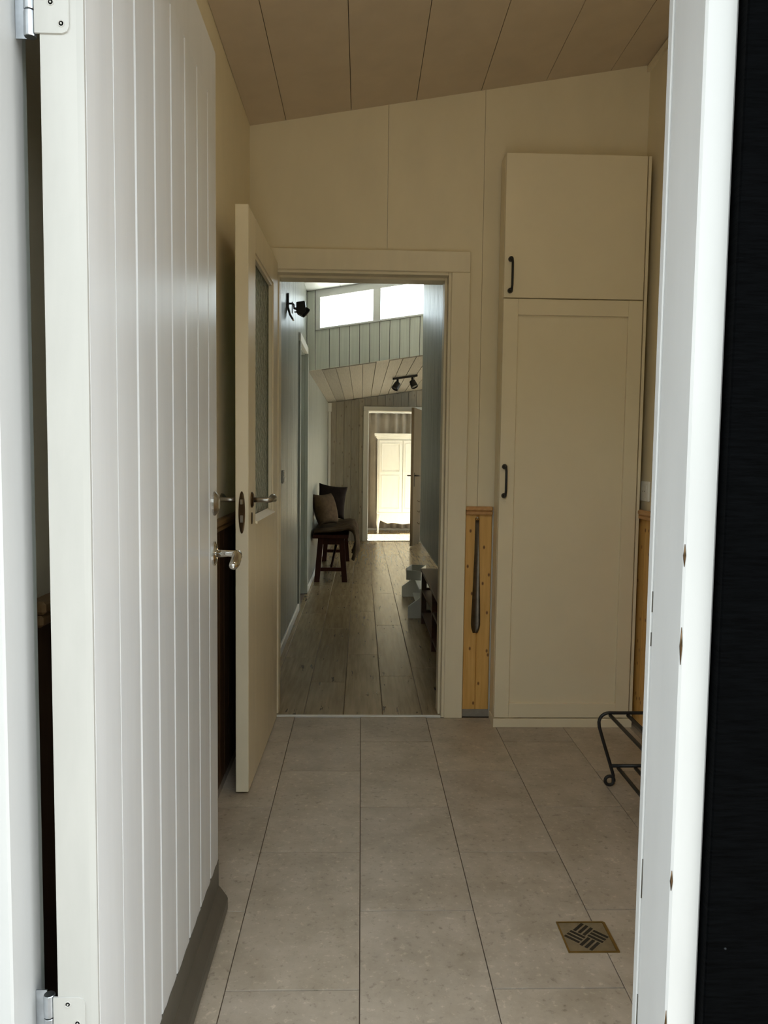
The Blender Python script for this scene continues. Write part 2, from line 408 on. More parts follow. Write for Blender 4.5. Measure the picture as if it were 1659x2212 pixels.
# hinges on the hinge edge
for z0, z1 in ((1.735, 1.895), (.275, .437)):
    xa, xb, cr = DX-.062, DX-.018, .009
    h = pris('hinge', [(xa, z0), (xb-cr, z0), (xb-cr*.3, z0+cr*.3), (xb, z0+cr), (xb, z1-cr), (xb-cr*.3, z1-cr*.3), (xb-cr, z1), (xa, z1)], 'y', DY0-.0022, DY0+.001, 'edge_white', d1, label='painted butt hinge')
    n = 5; hh = (z1-z0+.006)/n
    for i in range(n):
        za = z0 - .003 + hh*i
        bm = bmesh.new(); lathe(bm, (DX-.0695, DY0+.004, za), (0, 0, 1), [(0, .0072), (.001, .0078), (hh-.0025, .0078), (hh-.0015, .0072)], 14)
        put('knuckle', bm, 'zinc', h, smooth=False)
    box('frame_leaf', DX-.0925, DX-.077, DY0+.014, DY0+.016, z0, z1, 'zinc', h)
    for (sx_, dz) in ((-.390, .012), (-.403, .038), (-.404, -.010), (-.391, -.038)):
        zc = (z0 + dz) if dz > 0 else (z1 + dz)
        bm = bmesh.new(); lathe(bm, (sx_, DY0-.0020, zc), (0, -1, 0), [(0, .0048), (.0008, .0046), (.0009, .0036), (.0002, .003)], 14); put('screw', bm, 'edge_white', h)
        bm = bmesh.new(); lathe(bm, (sx_, DY0-.0023, zc), (0, -1, 0), [(0, .0014), (.0008, .0012)], 8); put('screw_slot', bm, 'grey_box', h)
def lever(parent, x, y, z, sgn, grip, mat, neck=.05, ell=1.0, dirn=1.0, drop=0.0):
    """sgn: side the handle projects to (+x/-x); grip: length along dirn*y."""
    rose = lat('rose', (x, y, z), (sgn, 0, 0), [(0, .024), (.004, .024), (.008, .018), (.009, .011)], 'bronze' if mat != 'chrome' else mat, parent, 22, ell)
    p = [(x+sgn*.004, y, z), (x+sgn*neck*.6, y, z), (x+sgn*(neck-.010), y, z), (x+sgn*(neck-.002), y+dirn*.004, z), (x+sgn*neck, y+dirn*.014, z)]
    rr = [.0095, .0088, .0092, .0096, .0096]
    for i in range(1, 9):
        t = i/8
        p.append((x+sgn*(neck+.004*math.sin(t*3.0)), y+dirn*(.014+(grip-.014)*t), z + drop*t + .006*math.sin(t*5)))
        rr.append(.0098 + .003*math.sin(t*3.1) if i < 8 else .006)
    tub('lever_handle', p, rr, mat, parent, 12)
    return rose
lock = lat('lock_rose', (DX, 1.938-.026, 1.078), (1, 0, 0), [(0, .026), (.004, .026), (.010, .020), (.013, .012), (.013, .008)], 'dull_steel', d1, 22, 1.15, label='oval lock rose')
lever(d1, DX, 1.905, .955, 1, .105, 'chrome', .062, 1.25, -1.0, -.012)

# ================================================================== GLAZED INNER DOOR (open towards us)
d2 = thing('door_2', (-.374, 3.462, 0), 'open cream inner door with a tall obscure glass pane', 'door', rz=R(-.94), local=True, kind=ST)
LW, LT = .795, .045          # leaf width (along -y) and thickness (towards -x)
gy0, gy1, gz0, gz1 = -.635, -.138, .955, 1.918
box('stile', -LT, 0, -LW, gy0, .008, 2.036, 'cream_trim', d2, bev=.002)
box('stile', -LT, 0, gy1, -.002, .008, 2.036, 'cream_trim', d2, bev=.002)
box('top_rail', -LT, 0, gy0, gy1, gz1, 2.036, 'cream_trim', d2)
box('lower_panel', -LT, 0, gy0, gy1, .008, gz0, 'cream_trim', d2)
box('glass_pane', -.026, -.020, gy0, gy1, gz0, gz1, 'obscure_glass', d2)
for s in (0, 1):                      # glazing beads either side
    xa, xb = ((-.0195, -.006), (-.040, -.0265))[s]
    box('glazing_bead', xa, xb, gy0, gy0+.014, gz0, gz1, 'cream_trim', d2)
    box('glazing_bead', xa, xb, gy1-.014, gy1, gz0, gz1, 'cream_trim', d2)
    box('glazing_bead', xa, xb, gy0+.014, gy1-.014, gz1-.014, gz1, 'cream_trim', d2)
pris('glazing_sill', [(-.0195, gz0), (.008, gz0-.008), (.008, gz0), (-.0195, gz0+.018)], 'y', gy0-.004, gy1+.004, 'cream_trim', d2)
lever(d2, 0, -.728, 1.040, 1, .10, 'dull_steel', .066, 1.15, 1.0, .004)
lever(d2, -LT, -.728, 1.040, -1, .10, 'dull_steel', .066, 1.15, 1.0, .004)
for sx_ in (0, 1):
    bm = bmesh.new(); lathe(bm, (0 if sx_ == 0 else -LT, -.728, .975), (1 if sx_ == 0 else -1, 0, 0), [(0, .011), (.003, .011), (.004, .008)], 18, 1.9)
    put('key_plate', bm, 'bronze', d2)
bm = bmesh.new(); lathe(bm, (-.0225, -LW, 1.0), (0, -1, 0), [(0, .0115), (.0022, .0115), (.003, .009)], 22, 6.4); put('lock_faceplate', bm, 'bronze', d2)
bm = bmesh.new(); bbox(bm, -.0275, -.0175, -LW-.012, -LW-.002, 1.028, 1.046, .002); put('latch', bm, 'dull_steel', d2)
bm = bmesh.new(); bbox(bm, -.0275, -.0175, -LW-.006, -LW-.002, .965, .990, .001); put('dead_bolt', bm, 'dull_steel', d2)

# doorway lining and casing to the hall
t3 = thing('trim_3', (0, 3.5, 0), 'cream casing and lining of the doorway to the hall', 'door casing', kind=ST)
box('lining', OP1, OP1+.04, 3.478, 3.618, 0, OPT+.04, 'cream_trim', t3, bev=.002)
box('lining', OP0-.04, OP0, 3.478, 3.618, 0, OPT+.04, 'cream_trim', t3, bev=.002)
box('lining', OP0, OP1, 3.478, 3.618, OPT, OPT+.04, 'cream_trim', t3, bev=.002)
box('stop', OP1-.011, OP1, 3.53, 3.618, 0, OPT, 'cream_trim', t3, bev=.001)
box('stop', OP0, OP0+.011, 3.53, 3.618, 0, OPT, 'cream_trim', t3, bev=.001)
box('stop', OP0+.011, OP1-.011, 3.53, 3.618, OPT-.011, OPT, 'cream_trim', t3, bev=.001)
box('casing', OP1+.012, .474, 3.466, 3.4895, 0, OPT+.012, 'cream_trim', t3, bev=.003)
box('casing', -.474, OP0-.012, 3.466, 3.4895, 0, OPT+.012, 'cream_trim', t3, bev=.003)
box('casing', -.474, .474, 3.466, 3.4895, OPT+.0125, OPT+.103, 'cream_trim', t3, bev=.003)
box('threshold', OP0, OP1, 3.484, 3.502, -.004, .005, 'white_trim', t3, bev=.002)

# pine wainscot
def wain_x(name, x0, x1, y, label, bwid=.0605):
    t = thing(name, ((x0+x1)/2, y, 0), label, 'wainscot', kind=ST)
    n = max(1, round((x1-x0)/bwid)); w = (x1-x0)/n
    for i in range(n):
        pris('pine_board', [(x0+w*i+.0004, y+.012), (x0+w*i+.0004, y+.003), (x0+w*i+.004, y), (x0+w*(i+1)-.004, y), (x0+w*(i+1)-.0004, y+.003), (x0+w*(i+1)-.0004, y+.012)], 'z', .037, .938, 'pine', t)
    box('dado_rail', x0, x1, y-.014, y+.012, .938, .956, 'pine_rail', t, bev=.004)
    box('dado_rail', x0, x1, y-.018, y+.012, .9565, .977, 'pine_rail', t, bev=.005)
    box('skirting', x0, x1, y+.002, y+.012, .001, .0365, 'skirting_tile', t)
wain_x('trim_4', .475, .598, 3.488, 'narrow knotty pine wainscot between door casing and tall cabinet')
def wain_y(name, x, sgn, y0, y1, label, bwid=.09, wm='pine', rm='pine_rail'):
    t = thing(name, (x, (y0+y1)/2, 0), label, 'wainscot', kind=ST)
    n = round((y1-y0)/bwid); w = (y1-y0)/n; s = -sgn
    first = None
    for i in range(n):
        a, b_ = y0+w*i+.0004, y0+w*(i+1)-.0004
        if first is None:
            first = pris('pine_board', [(x+s*.012, a), (x+s*.003, a), (x, a+.004), (x, b_-.004), (x+s*.003, b_), (x+s*.012, b_)], 'z', .037, .938, wm, t)
        else:
            share(first, 'pine_board', first.location + Vector((0, w*i, 0)), t)
    xs_ = sorted((x+s*.012, x-s*.014)); box('dado_rail', *xs_, y0, y1, .938, .956, rm, t, bev=.004)
    xs_ = sorted((x+s*.012, x-s*.018)); box('dado_rail', *xs_, y0, y1, .9565, .977, rm, t, bev=.005)
    xs_ = sorted((x+s*.012, x+s*.002)); box('skirting', *xs_, y0, y1, .001, .0365, 'skirting_tile', t)
wain_y('trim_5', 1.236, -1, 1.15, 3.486, 'knotty pine wainscot along the wall behind the black rack')
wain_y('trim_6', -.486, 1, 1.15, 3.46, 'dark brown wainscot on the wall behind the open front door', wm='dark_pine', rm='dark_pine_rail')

# ================================================================== THINGS in the vestibule
cb = thing('tall_cabinet', (.91, 3.42, 0), 'tall white cabinet with a framed lower door and plain upper door', 'cabinet')
CF = 3.355
box('body', .601, 1.226, 3.376, 3.4715, .04, 2.492, 'cabinet_white', cb, bev=.0015)
box('side_panel', 1.2125, 1.2255, CF+.006, 3.3755, .04, 2.488, 'cabinet_white', cb, bev=.001)
box('plinth', .598, 1.222, CF-.003, 3.4715, 0, .0385, 'cabinet_white', cb, bev=.001)
du = box('door', .602, 1.2065, CF, 3.3755, 1.8845, 2.487, 'cabinet_white', cb, bev=.0018, label='plain upper cabinet door')
bm = bmesh.new()
bbox(bm, .602, .667, CF, 3.3755, .043, 1.8795, .0015); bbox(bm, 1.1455, 1.2065, CF, 3.3755, .043, 1.8795, .0015)
bbox(bm, .667, 1.1455, CF, 3.3755, 1.812, 1.8795, .0015); bbox(bm, .667, 1.1455, CF, 3.3755, .043, .108, .0015)
dl = put('door', bm, 'cabinet_white', cb, label='framed lower cabinet door')
box('door_panel', .665, 1.1475, CF+.0125, 3.3745, .106, 1.814, 'cabinet_white', dl)
def bow_handle(x, z0, z1, par):
    bm = bmesh.new(); y = CF
    for z in (z0, z1): lathe(bm, (x, y, z), (0, -1, 0), [(0, .0105), (.003, .0115), (.010, .0115), (.016, .0095), (.026, .007), (.029, .004)], 16)
    tube(bm, [(x+.003, y-.024, z0), (x+.004, y-.030, z0+.02), (x+.004, y-.031, (z0+z1)/2), (x+.004, y-.030, z1-.02), (x+.003, y-.024, z1)], .0052, 10)
    put('handle', bm, 'matt_black', par, label='black bow handle', smooth=True)
bow_handle(.6285, 1.912, 2.044, du); bow_handle(.6225, 1.034, 1.160, dl)

# lamp added out of view to brighten and warm the entrance room
lp = thing('added_lamp', (.45, 1.85, 2.66), 'unseen round opal lamp added to brighten and warm the entrance room', 'ceiling lamp')
lat('lamp_base', (.45, 1.85, zv(.45)-.012), (0, 0, -1), [(0, .10), (.012, .105), (.022, .10)], 'white_trim', lp, 28)
m, nt, b = nodes_of('lit_opal'); MATS['lit_opal'] = m
b.inputs['Base Color'].default_value = (.9, .85, .75, 1); b.inputs['Emission Color'].default_value = (1.0, .90, .68, 1); b.inputs['Emission Strength'].default_value = 3.1
lat('lamp_shade', (.45, 1.85, zv(.45)-.034), (0, 0, -1), [(0, .135), (.02, .142), (.045, .13), (.07, .095), (.085, .05), (.09, .01)], 'lit_opal', lp, 28, smooth=True)
# shoehorn
sh = thing('shoehorn', (.530, 3.478, .398), 'long steel shoehorn hanging on the pine boards', 'shoehorn')
bm = bmesh.new(); rows = []
NS = 26
for i in range(NS+1):
    t = i/NS; z = .915 - .517*t
    w = .0085 + .0145*t**1.3 + (.0 if t < .9 else -.012*((t-.9)/.1)**2.2)
    cx = .5275 + .0045*t - .004*t*t
    cur = .3 + 1.0*min(1, t*1.6)
    row = []
    for k in range(9):
        a = (k/8-.5)*2
        row.append(bm.verts.new((cx + w*math.sin(a*cur)/math.sin(cur), 3.4785 - .002 - .35*w*(1-math.cos(a*cur)), z)))
    rows.append(row)
for a, b_ in zip(rows, rows[1:]):
    for k in range(8): bm.faces.new((a[k], a[k+1], b_[k+1], b_[k]))
r_ = bmesh.ops.solidify(bm, geom=list(bm.faces), thickness=.0012)
put('blade', bm, 'dark_steel', sh, smooth=True)
bm = bmesh.new(); tube(bm, [(.5275+.008*math.cos(a), 3.4765, .920+.008*math.sin(a)) for a in [i*2*math.pi/16 for i in range(17)]], .0016, 6, cap=False); put('hanging_ring', bm, 'bronze', sh, smooth=True)
lat('nail', (.5275, 3.4875, .927), (0, -1, 0), [(0, .0025), (.013, .0025), (.0135, .0055), (.0155, .004)], 'chrome', sh, 12)

# socket on right wall
sk = thing('wall_socket', (1.2475, 3.349, 1.015), 'white double wall socket above the pine dado rail', 'socket')
box('cover', 1.2385, 1.2498, 3.304, 3.394, 1.016, 1.104, 'switch_white', sk, bev=.003)
box('insert', 1.2365, 1.2392, 3.318, 3.380, 1.032, 1.088, 'switch_white', sk, bev=.001)
for dy in (-.009, .009):
    lat('socket_hole', (1.2367, 3.349+dy, 1.060), (-1, 0, 0), [(0, .0028), (.0004, .0028)], 'dark_slot', sk, 10)
box('rocker', 1.2345, 1.2372, 3.330, 3.368, 1.070, 1.084, 'switch_white', sk, bev=.001)

# black wire shoe rack by the right wall
rk = thing('shoe_rack', (1.05, 2.38, 0), 'low black metal shoe rack with scroll feet and two slatted tiers', 'shoe rack')
def end_frame(y):
    def half(s):
        m = 1.045
        X = lambda x: x if s > 0 else 2*m - x
        p = []
        for i in range(15):                               # scroll ring foot, then leg, bend and top bar
            a = R(-20 - 335 + 335*i/14); p.append((X(.921+.0165*math.cos(a+R(-15))), y, .024+.0165*math.sin(a+R(-15))))
        p += [(X(.934), y, .044), (X(.915), y, .104), (X(.893), y, .172), (X(.8765), y, .225)]
        for i in range(1, 8):
            a = R(190 - 100*i/7); p.append((X(.9105+.036*math.cos(a)), y, .2405+.0365*math.sin(a)))
        p += [(X(.96), y, .277), (X(m), y, .277)]
        return p
    L = half(1); Rr = half(-1)
    bm = bmesh.new(); tube(bm, L + Rr[::-1][1:], .0062, 8)
    put('end_frame', bm, 'matt_black', rk, smooth=True)
    tub('cross_bar', [(.925, y, .079), (1.165, y, .079)], .0068, 'matt_black', rk)
end_frame(2.73); end_frame(2.03)
for k in range(5): tub('slat', [(.915+.065*k, 2.729, .268), (.915+.065*k, 2.031, .268)], .0066, 'matt_black', rk)
for k in range(4): tub('slat', [(.951+.0635*k, 2.729, .0715), (.951+.0635*k, 2.031, .0715)], .0066, 'matt_black', rk)

# floor drain
dr = thing('floor_drain', (.577, 1.844, 0), 'square steel floor drain grate in a brass frame', 'floor drain')
dx0, dx1, dy0, dy1 = .5195, .6345, 1.786, 1.902
for q in ((dx0-.004, dx1+.004, dy1, dy1+.004), (dx0-.004, dx0, dy0, dy1), (dx1, dx1+.007, dy0, dy1), (dx0-.004, dx1+.007, dy0-.003, dy0)):
    box('frame_bar', *q, .0002, .0035, 'brass', dr)
box('grate', dx0, dx1, dy0, dy1, .0002, .0024, 'dull_steel', dr, bev=.0008)
cxd, cyd = (dx0+dx1)/2, (dy0+dy1)/2
for q in range(4):
    a0 = R(90*q + 45)
    for i in (-1, 0, 1):
        ln = .041
        ctr = Vector((cxd, cyd, 0)) + Matrix.Rotation(R(90*q), 3, 'Z') @ Vector((.0, .0295, 0))
        d = Matrix.Rotation(R(90*q) + R(0), 3, 'Z') @ Vector((1, 0, 0)); e = Matrix.Rotation(R(90*q), 3, 'Z') @ Vector((0, 1, 0))
        d = (d+e).normalized()
        n_ = Vector((-d.y, d.x, 0))
        c0 = ctr + n_*(.0132*i)
        pts = [c0 + d*(ln/2) + n_*.004, c0 - d*(ln/2) + n_*.004, c0 - d*(ln/2) - n_*.004, c0 + d*(ln/2) - n_*.004]
        pris('slot', [(p.x, p.y) for p in pts], 'z', .0023, .0027, 'dark_slot', dr)

# ================================================================== HALL shell
wlh = thing('wall_left_hall', (-.5, 6, 0), 'grey board wall along the left of the hall', 'wall', kind=ST)
HX = -.48
boxes('wall_core', [(-.62, HX-.010, 3.55, 5.955, 0, 3.0), (-.62, HX-.010, 5.955, 6.66, 2.06, 3.0), (-.62, HX-.010, 6.66, 6.85, 0, 3.0), (-.62, HX, 6.85, 12.6, 0, 2.3)], 'plaster', wlh)
def clad(name, x, s, y0, y1, z0, z1, mat, par, w=.092, parts=None):
    bm = bmesh.new(); n = round((y1-y0)/w); w = (y1-y0)/n
    for i in range(n):
        a, b_ = y0+w*i, y0+w*(i+1)
        prism(bm, [(x-s*.010, a), (x-s*.004, a+.0005), (x, a+.005), (x, b_-.005), (x-s*.004, b_-.0005), (x-s*.010, b_)], 'z', z0, z1)
    o = put(name, bm, mat, par); o['kind'] = 'stuff'; return o
clad('board_cladding', HX, 1, 3.61, 5.89, 0, 2.7, 'grey_boards', wlh)
clad('board_cladding', HX, 1, 5.89, 6.75, 2.12, 2.7, 'grey_boards', wlh)
clad('board_cladding', HX+.012, 1, 6.72, 10.85, 0, 2.0, 'grey_boards', wlh)
box('baseboard_left', HX, HX+.014, 3.62, 5.885, 0, .062, 'white_trim', kind=ST, label='white baseboard along the left hall wall', cat='baseboard', bev=.004)
box('baseboard_left_far', HX+.012, HX+.026, 6.74, 10.84, 0, .055, 'white_trim', kind=ST, label='white baseboard behind the bench', cat='baseboard', bev=.004)
t7 = thing('trim_7', (-.49, 6.3, 0), 'grey casing of the side doorway in the left hall wall', 'door casing', kind=ST)
box('casing', HX-.010, HX+.016, 5.892, 5.957, 0, 2.055, 'grey_trim', t7, bev=.003)
box('casing', HX-.010, HX+.022, 6.655, 6.72, 0, 2.055, 'grey_trim', t7, bev=.003)
box('casing', HX-.010, HX+.018, 5.892, 6.72, 2.0555, 2.118, 'white_trim', t7, bev=.003)
box('jamb', -.60, HX-.0105, 6.655, 6.67, 0, 2.055, 'grey_trim', t7)
box('jamb', -.60, HX-.0105, 5.944, 5.958, 0, 2.055, 'grey_trim', t7)
box('jamb', -.60, HX-.0105, 5.958, 6.655, 2.044, 2.0545, 'grey_trim', t7)
d4 = box('door_4', -.615, -.578, 5.959, 6.654, .006, 2.042, 'grey_trim', kind=ST, label='closed grey side door set into the left hall wall', cat='door', bev=.002)

# right wall panel of the hall with an open niche below it
wrh = thing('wall_right_hall', (.6, 4.7, 0), 'grey board wall panel hanging over an open niche', 'wall', kind=ST)
RX = .452
boxes('wall_core', [(RX+.010, .60, 3.61, 5.865, .575, 3.2), (.83, .95, 3.61, 5.90, 0, .60), (RX+.010, .83, 3.605, 3.63, 0, .575), (.60, .95, 3.61, 5.865, .575, 3.2)], 'plaster', wrh)
clad('board_cladding', RX, -1, 3.612, 5.875, .566, 2.9, 'grey_boards', wrh)
box('lower_edge', RX, .60, 3.612, 5.875, .556, .566, 'grey_trim', wrh)

# high ceiling, clerestory wall and window
ch = thing('ceiling_hall', (1, 5.2, 2.6), 'white plank ceiling high over the first part of the hall', 'ceiling', kind=ST)
pris('ceiling_deck', [(-.62, zu(-.62)+.012), (3.72, zu(3.72)+.012), (3.72, zu(3.72)+.14), (-.62, zu(-.62)+.14)], 'y', 3.5, 6.9, 'plaster', ch)
for k in range(10):
    a = HX + .285*k + .0015; b_ = a + .282
    pris('plank', [(a, zu(a)), (b_, zu(b_)), (b_, zu(b_)+.012), (a, zu(a)+.012)], 'y', 3.61, 6.75, 'hall_ceiling', ch)
CY = 6.75
wt = lambda x: 2.570 + .168*(x+.405)
wbm = lambda x: 2.268 + .155*(x+.405)
wc = thing('wall_clerestory', (.8, CY, 2), 'pale green grey board wall under the clerestory window', 'wall', kind=ST)
bm = bmesh.new()
prism(bm, [(-.62, zl(-.62)), (3.72, zl(3.72)), (3.72, wbm(3.72)), (-.62, wbm(-.62))], 'y', CY+.012, CY+.12)
prism(bm, [(-.62, wbm(-.62)), (-.405, wbm(-.405)), (-.405, zu(-.405)+.02), (-.62, zu(-.62)+.02)], 'y', CY+.012, CY+.12)
prism(bm, [(3.4, wbm(3.4)), (3.72, wbm(3.72)), (3.72, zu(3.72)+.02), (3.4, zu(3.4)+.02)], 'y', CY+.012, CY+.12)
prism(bm, [(-.405, wt(-.405)), (3.4, wt(3.4)), (3.4, zu(3.4)+.02), (-.405, zu(-.405)+.02)], 'y', CY+.012, CY+.12)
put('wall_core', bm, 'joint_grey', wc)
xs_ = [-.48, -.408] + [-.286 + .0865*k for k in range(17)]
for a, b_ in zip(xs_, xs_[1:]):
    topf = (lambda x: zu(x)-.001) if b_ <= -.40 else (lambda x: wbm(x)-.001)
    pris('board', [(a+.002, zl(a)-.004), (b_-.002, zl(b_)-.004), (b_-.002, topf(b_)), (a+.002, topf(a))], 'y', CY, CY+.012, 'pale_boards', wc, bev=.0015)
pris('board', [(xs_[-1], zl(xs_[-1])-.004), (3.6, zl(3.6)-.004), (3.6, wbm(3.6)), (xs_[-1], wbm(xs_[-1]))], 'y', CY, CY+.012, 'pale_boards', wc)
w1 = thing('window_1', (.9, CY, 2.2), 'sloping clerestory window with two bright panes in white frames', 'window', kind=ST)
FWD = .030
def slope_bar(name, x0, x1, f0, o0, f1, o1, y0, y1, mat, par):
    pris(name, [(x0, f0(x0)+o0), (x1, f0(x1)+o0), (x1, f1(x1)+o1), (x0, f1(x0)+o1)], 'y', y0, y1, mat, par)
slope_bar('frame_bar', -.405, 3.4, wt, -.030, wt, 0, CY-.008, CY+.09, 'white_trim', w1)
slope_bar('head_board', -.405, 3.4, wt, .0005, zu, -.001, CY-.004, CY+.0115, 'white_trim', w1)
slope_bar('frame_bar', -.405, 3.4, wbm, 0, wbm, .014, CY-.010, CY+.09, 'white_trim', w1)
mull = [(-.405, -.366), (.088, .150), (.640, .700), (1.19, 1.25), (1.74, 1.80), (2.29, 2.35), (2.84, 2.90), (3.36, 3.40)]
for a, b_ in mull: slope_bar('mullion', a, b_, wbm, .014, wt, -.030, CY-.006, CY+.09, 'white_trim', w1)
for (a0, a1), (b0, b1) in zip(mull, mull[1:]):
    slope_bar('pane', a1, b0, wbm, .014, wt, -.030, CY+.05, CY+.056, 'clear_glass', w1)

# low ceiling, living side, rear wall
cl = thing('ceiling_low', (1, 8.8, 1.95), 'whitewashed plank ceiling over the low end of the hall', 'ceiling', kind=ST)
pris('ceiling_deck', [(-.62, zl(-.62)+.012), (3.72, zl(3.72)+.012), (3.72, zl(3.72)+.12), (-.62, zl(-.62)+.12)], 'y', CY+.11, 10.97, 'plaster', cl)
x = -.47; k = 0
while x < 1.6:
    w = .118
    a, b_ = x+.0022, x+w-.0022
    dz = random.uniform(-.002, .002)
    pris('board', [(a, zl(a)+dz), (b_, zl(b_)+dz), (b_, zl(b_)+.012), (a, zl(a)+.012)], 'y', CY+.012, 10.85, 'old_ceiling', cl, bev=.002)
    x += w
wrl = boxes('wall_right_living', [(3.6, 3.72, 3.6, 7.0, 0, 3.6), (3.6, 3.72, 10.2, 10.97, 0, 3.0), (3.6, 3.72, 7.0, 10.2, 0, .85), (3.6, 3.72, 7.0, 10.2, 1.85, 3.0)], 'plaster', kind=ST, label='pale wall of the living area to the right', cat='wall')
w2 = thing('window_2', (3.65, 7.75, .85), 'wide white framed window of the living area', 'window', kind=ST)
for q in ((7.0, 10.2, .85, .9), (7.0, 10.2, 1.8, 1.85), (7.0, 7.05, .9, 1.8), (10.15, 10.2, .9, 1.8), (8.57, 8.63, .9, 1.8)):
    box('frame_bar', 3.61, 3.71, *q, 'white_trim', w2)
for a, b_ in ((7.05, 8.57), (8.63, 10.15)): box('pane', 3.655, 3.66, a, b_, .9, 1.8, 'clear_glass', w2)
RY = 10.85; BO0, BO1, BOT = .098, .835, 1.818
wrr = thing('wall_rear', (.5, RY, 0), 'weathered whitewashed board wall at the end of the hall', 'wall', kind=ST)
boxes('wall_core', [(-.62, BO0-.03, RY+.012, RY+.11, 0, 2.4), (BO1+.03, 3.72, RY+.012, RY+.11, 0, 2.7), (BO0-.03, BO1+.03, RY+.012, RY+.11, BOT+.03, 2.4)], 'plaster', wrr)
x = -.468
while x < 1.5:
    w = random.choice((.075, .09, .1, .11)); a, b_ = x+.0012, x+w-.0012; x += w
    dy = random.uniform(-.003, .002)
    if b_ > BO0-.03 and a < BO1+.03:
        zb = BOT+.03
    else: zb = 0
    pris('board', [(a, zb), (b_, zb), (b_, zl(b_)-.003), (a, zl(a)-.003)], 'y', RY+dy, RY+.012, 'old_boards', wrr, bev=.002)
t8 = thing('trim_8', (.46, RY, 0), 'white casing and lining of the bedroom doorway', 'door casing', kind=ST)
for q in ((BO0-.075, BO0-.004, RY-.022, RY-.004, 0, BOT+.004), (BO1+.004, BO1+.075, RY-.022, RY-.004, 0, BOT+.004), (BO0-.075, BO1+.075, RY-.022, RY-.004, BOT+.0045, BOT+.068)):
    box('casing', *q, 'white_trim', t8, bev=.004)
for q in ((BO0-.03, BO0, RY-.012, RY+.12, 0, BOT+.03), (BO1, BO1+.03, RY-.012, RY+.12, 0, BOT+.03), (BO0, BO1, RY-.012, RY+.12, BOT, BOT+.03)):
    box('lining', *q, 'white_trim', t8, bev=.002)
box('threshold', BO0, BO1, RY-.02, RY+.11, 0, .010, 'white_trim', t8, bev=.003)
t9 = box('trim_9', -.466, -.430, RY-.055, RY-.006, 0, 1.925, 'white_trim', kind=ST, label='slim white corner post at the far end of the hall', cat='corner trim', bev=.004)
box('post_block', -.472, -.418, RY-.08, RY-.056, 1.80, 1.925, 'white_trim', label='small white block under the low ceiling at the corner post', cat='bracket', bev=.004, kind=ST)

# bedroom shell
BF = boxes('wall_bedroom', [(2.4, 2.52, 10.95, 11.0, 0, 2.3), (2.4, 2.52, 12.2, 12.6, 0, 2.3), (2.4, 2.52, 11.0, 12.2, 0, .12), (2.4, 2.52, 11.0, 12.2, 2.05, 2.3), (-.62, 2.52, 12.48, 12.6, 0, 2.3)], 'plaster', kind=ST, label='pale bedroom walls behind the white wardrobe', cat='wall')
box('ceiling_bedroom', -.62, 2.52, 10.96, 12.6, 2.16, 2.3, 'hall_ceiling', kind=ST, label='white ceiling of the bedroom', cat='ceiling')
w3 = thing('window_3', (2.45, 11.6, .12), 'tall window lighting the bedroom from the right', 'window', kind=ST)
for q in ((11.0, 12.2, .12, .17), (11.0, 12.2, 2.0, 2.05), (11.0, 11.05, .17, 2.0), (12.15, 12.2, .17, 2.0)): box('frame_bar', 2.41, 2.51, *q, 'white_trim', w3)
box('pane', 2.455, 2.46, 11.05, 12.15, .17, 2.0, 'clear_glass', w3)

# ================================================================== THINGS in the hall
# bedroom door leaf, swung towards us
d3 = thing('door_3', (.850, RY-.03, 0), 'brown open bedroom door with a black lever handle', 'door', rz=math.atan2(-.165, .68), local=True, kind=ST)
box('leaf', -.038, 0, -.70, 0, .012, 1.835, 'brown_door', d3, bev=.002)
for s in (1, -1):
    x0 = 0 if s > 0 else -.038
    box('back_plate', min(x0, x0+s*.004), max(x0, x0+s*.004), -.655, -.62, .80, .985, 'matt_black', d3, bev=.001)
    tub('lever_handle', [(x0, -.638, .945), (x0+s*.045, -.638, .945), (x0+s*.052, -.630, .945), (x0+s*.053, -.53, .943)], .009, 'matt_black', d3)
for z in (.30, .46, .60):
    tub('door_hook', [(.001, -.35, z), (.03, -.36, z-.02), (.045, -.37, z+.015)], .006, 'chrome', d3)

# wall spotlight
sp = thing('wall_spotlight', (-.47, 5.0, 2.0), 'dark metal spotlight on a bracket on the left hall wall', 'wall lamp')
bm = bmesh.new(); prism(bm, [(HX+.002, 2.215), (HX+.014, 2.215), (HX+.014, 2.13), (HX+.026, 2.085), (HX+.044, 2.055), (HX+.034, 2.05), (HX+.014, 2.08), (HX+.002, 2.12)], 'y', 4.965, 5.025, .001)
put('wall_plate', bm, 'grey_plastic', sp)
tub('arm', [(HX+.014, 4.995, 2.155), (HX+.036, 4.995, 2.155), (HX+.042, 4.995, 2.148), (HX+.044, 4.995, 2.125), (HX+.066, 4.998, 2.118)], .006, 'grey_plastic', sp)
bm = bmesh.new(); bbox(bm, HX+.030, HX+.036, 4.98, 5.01, 2.095, 2.165, .001); bbox(bm, HX+.046, HX+.064, 4.985, 5.005, 2.100, 2.106); bbox(bm, HX+.046, HX+.064, 4.985, 5.005, 2.124, 2.130); put('knuckle_joint', bm, 'grey_plastic', sp)
bm = bmesh.new(); prism(bm, [(HX+.060, 2.160), (HX+.114, 2.168), (HX+.122, 2.105), (HX+.094, 2.078), (HX+.060, 2.095)], 'y', 4.955, 5.04, .004); put('lamp_body', bm, 'grey_plastic', sp)
lat('lamp_ring', (HX+.112, 5.0, 2.105), (.75, .25, -.62), [(-.012, .031), (.014, .034), (.018, .028), (.010, .02)], 'matt_black', sp, 20)
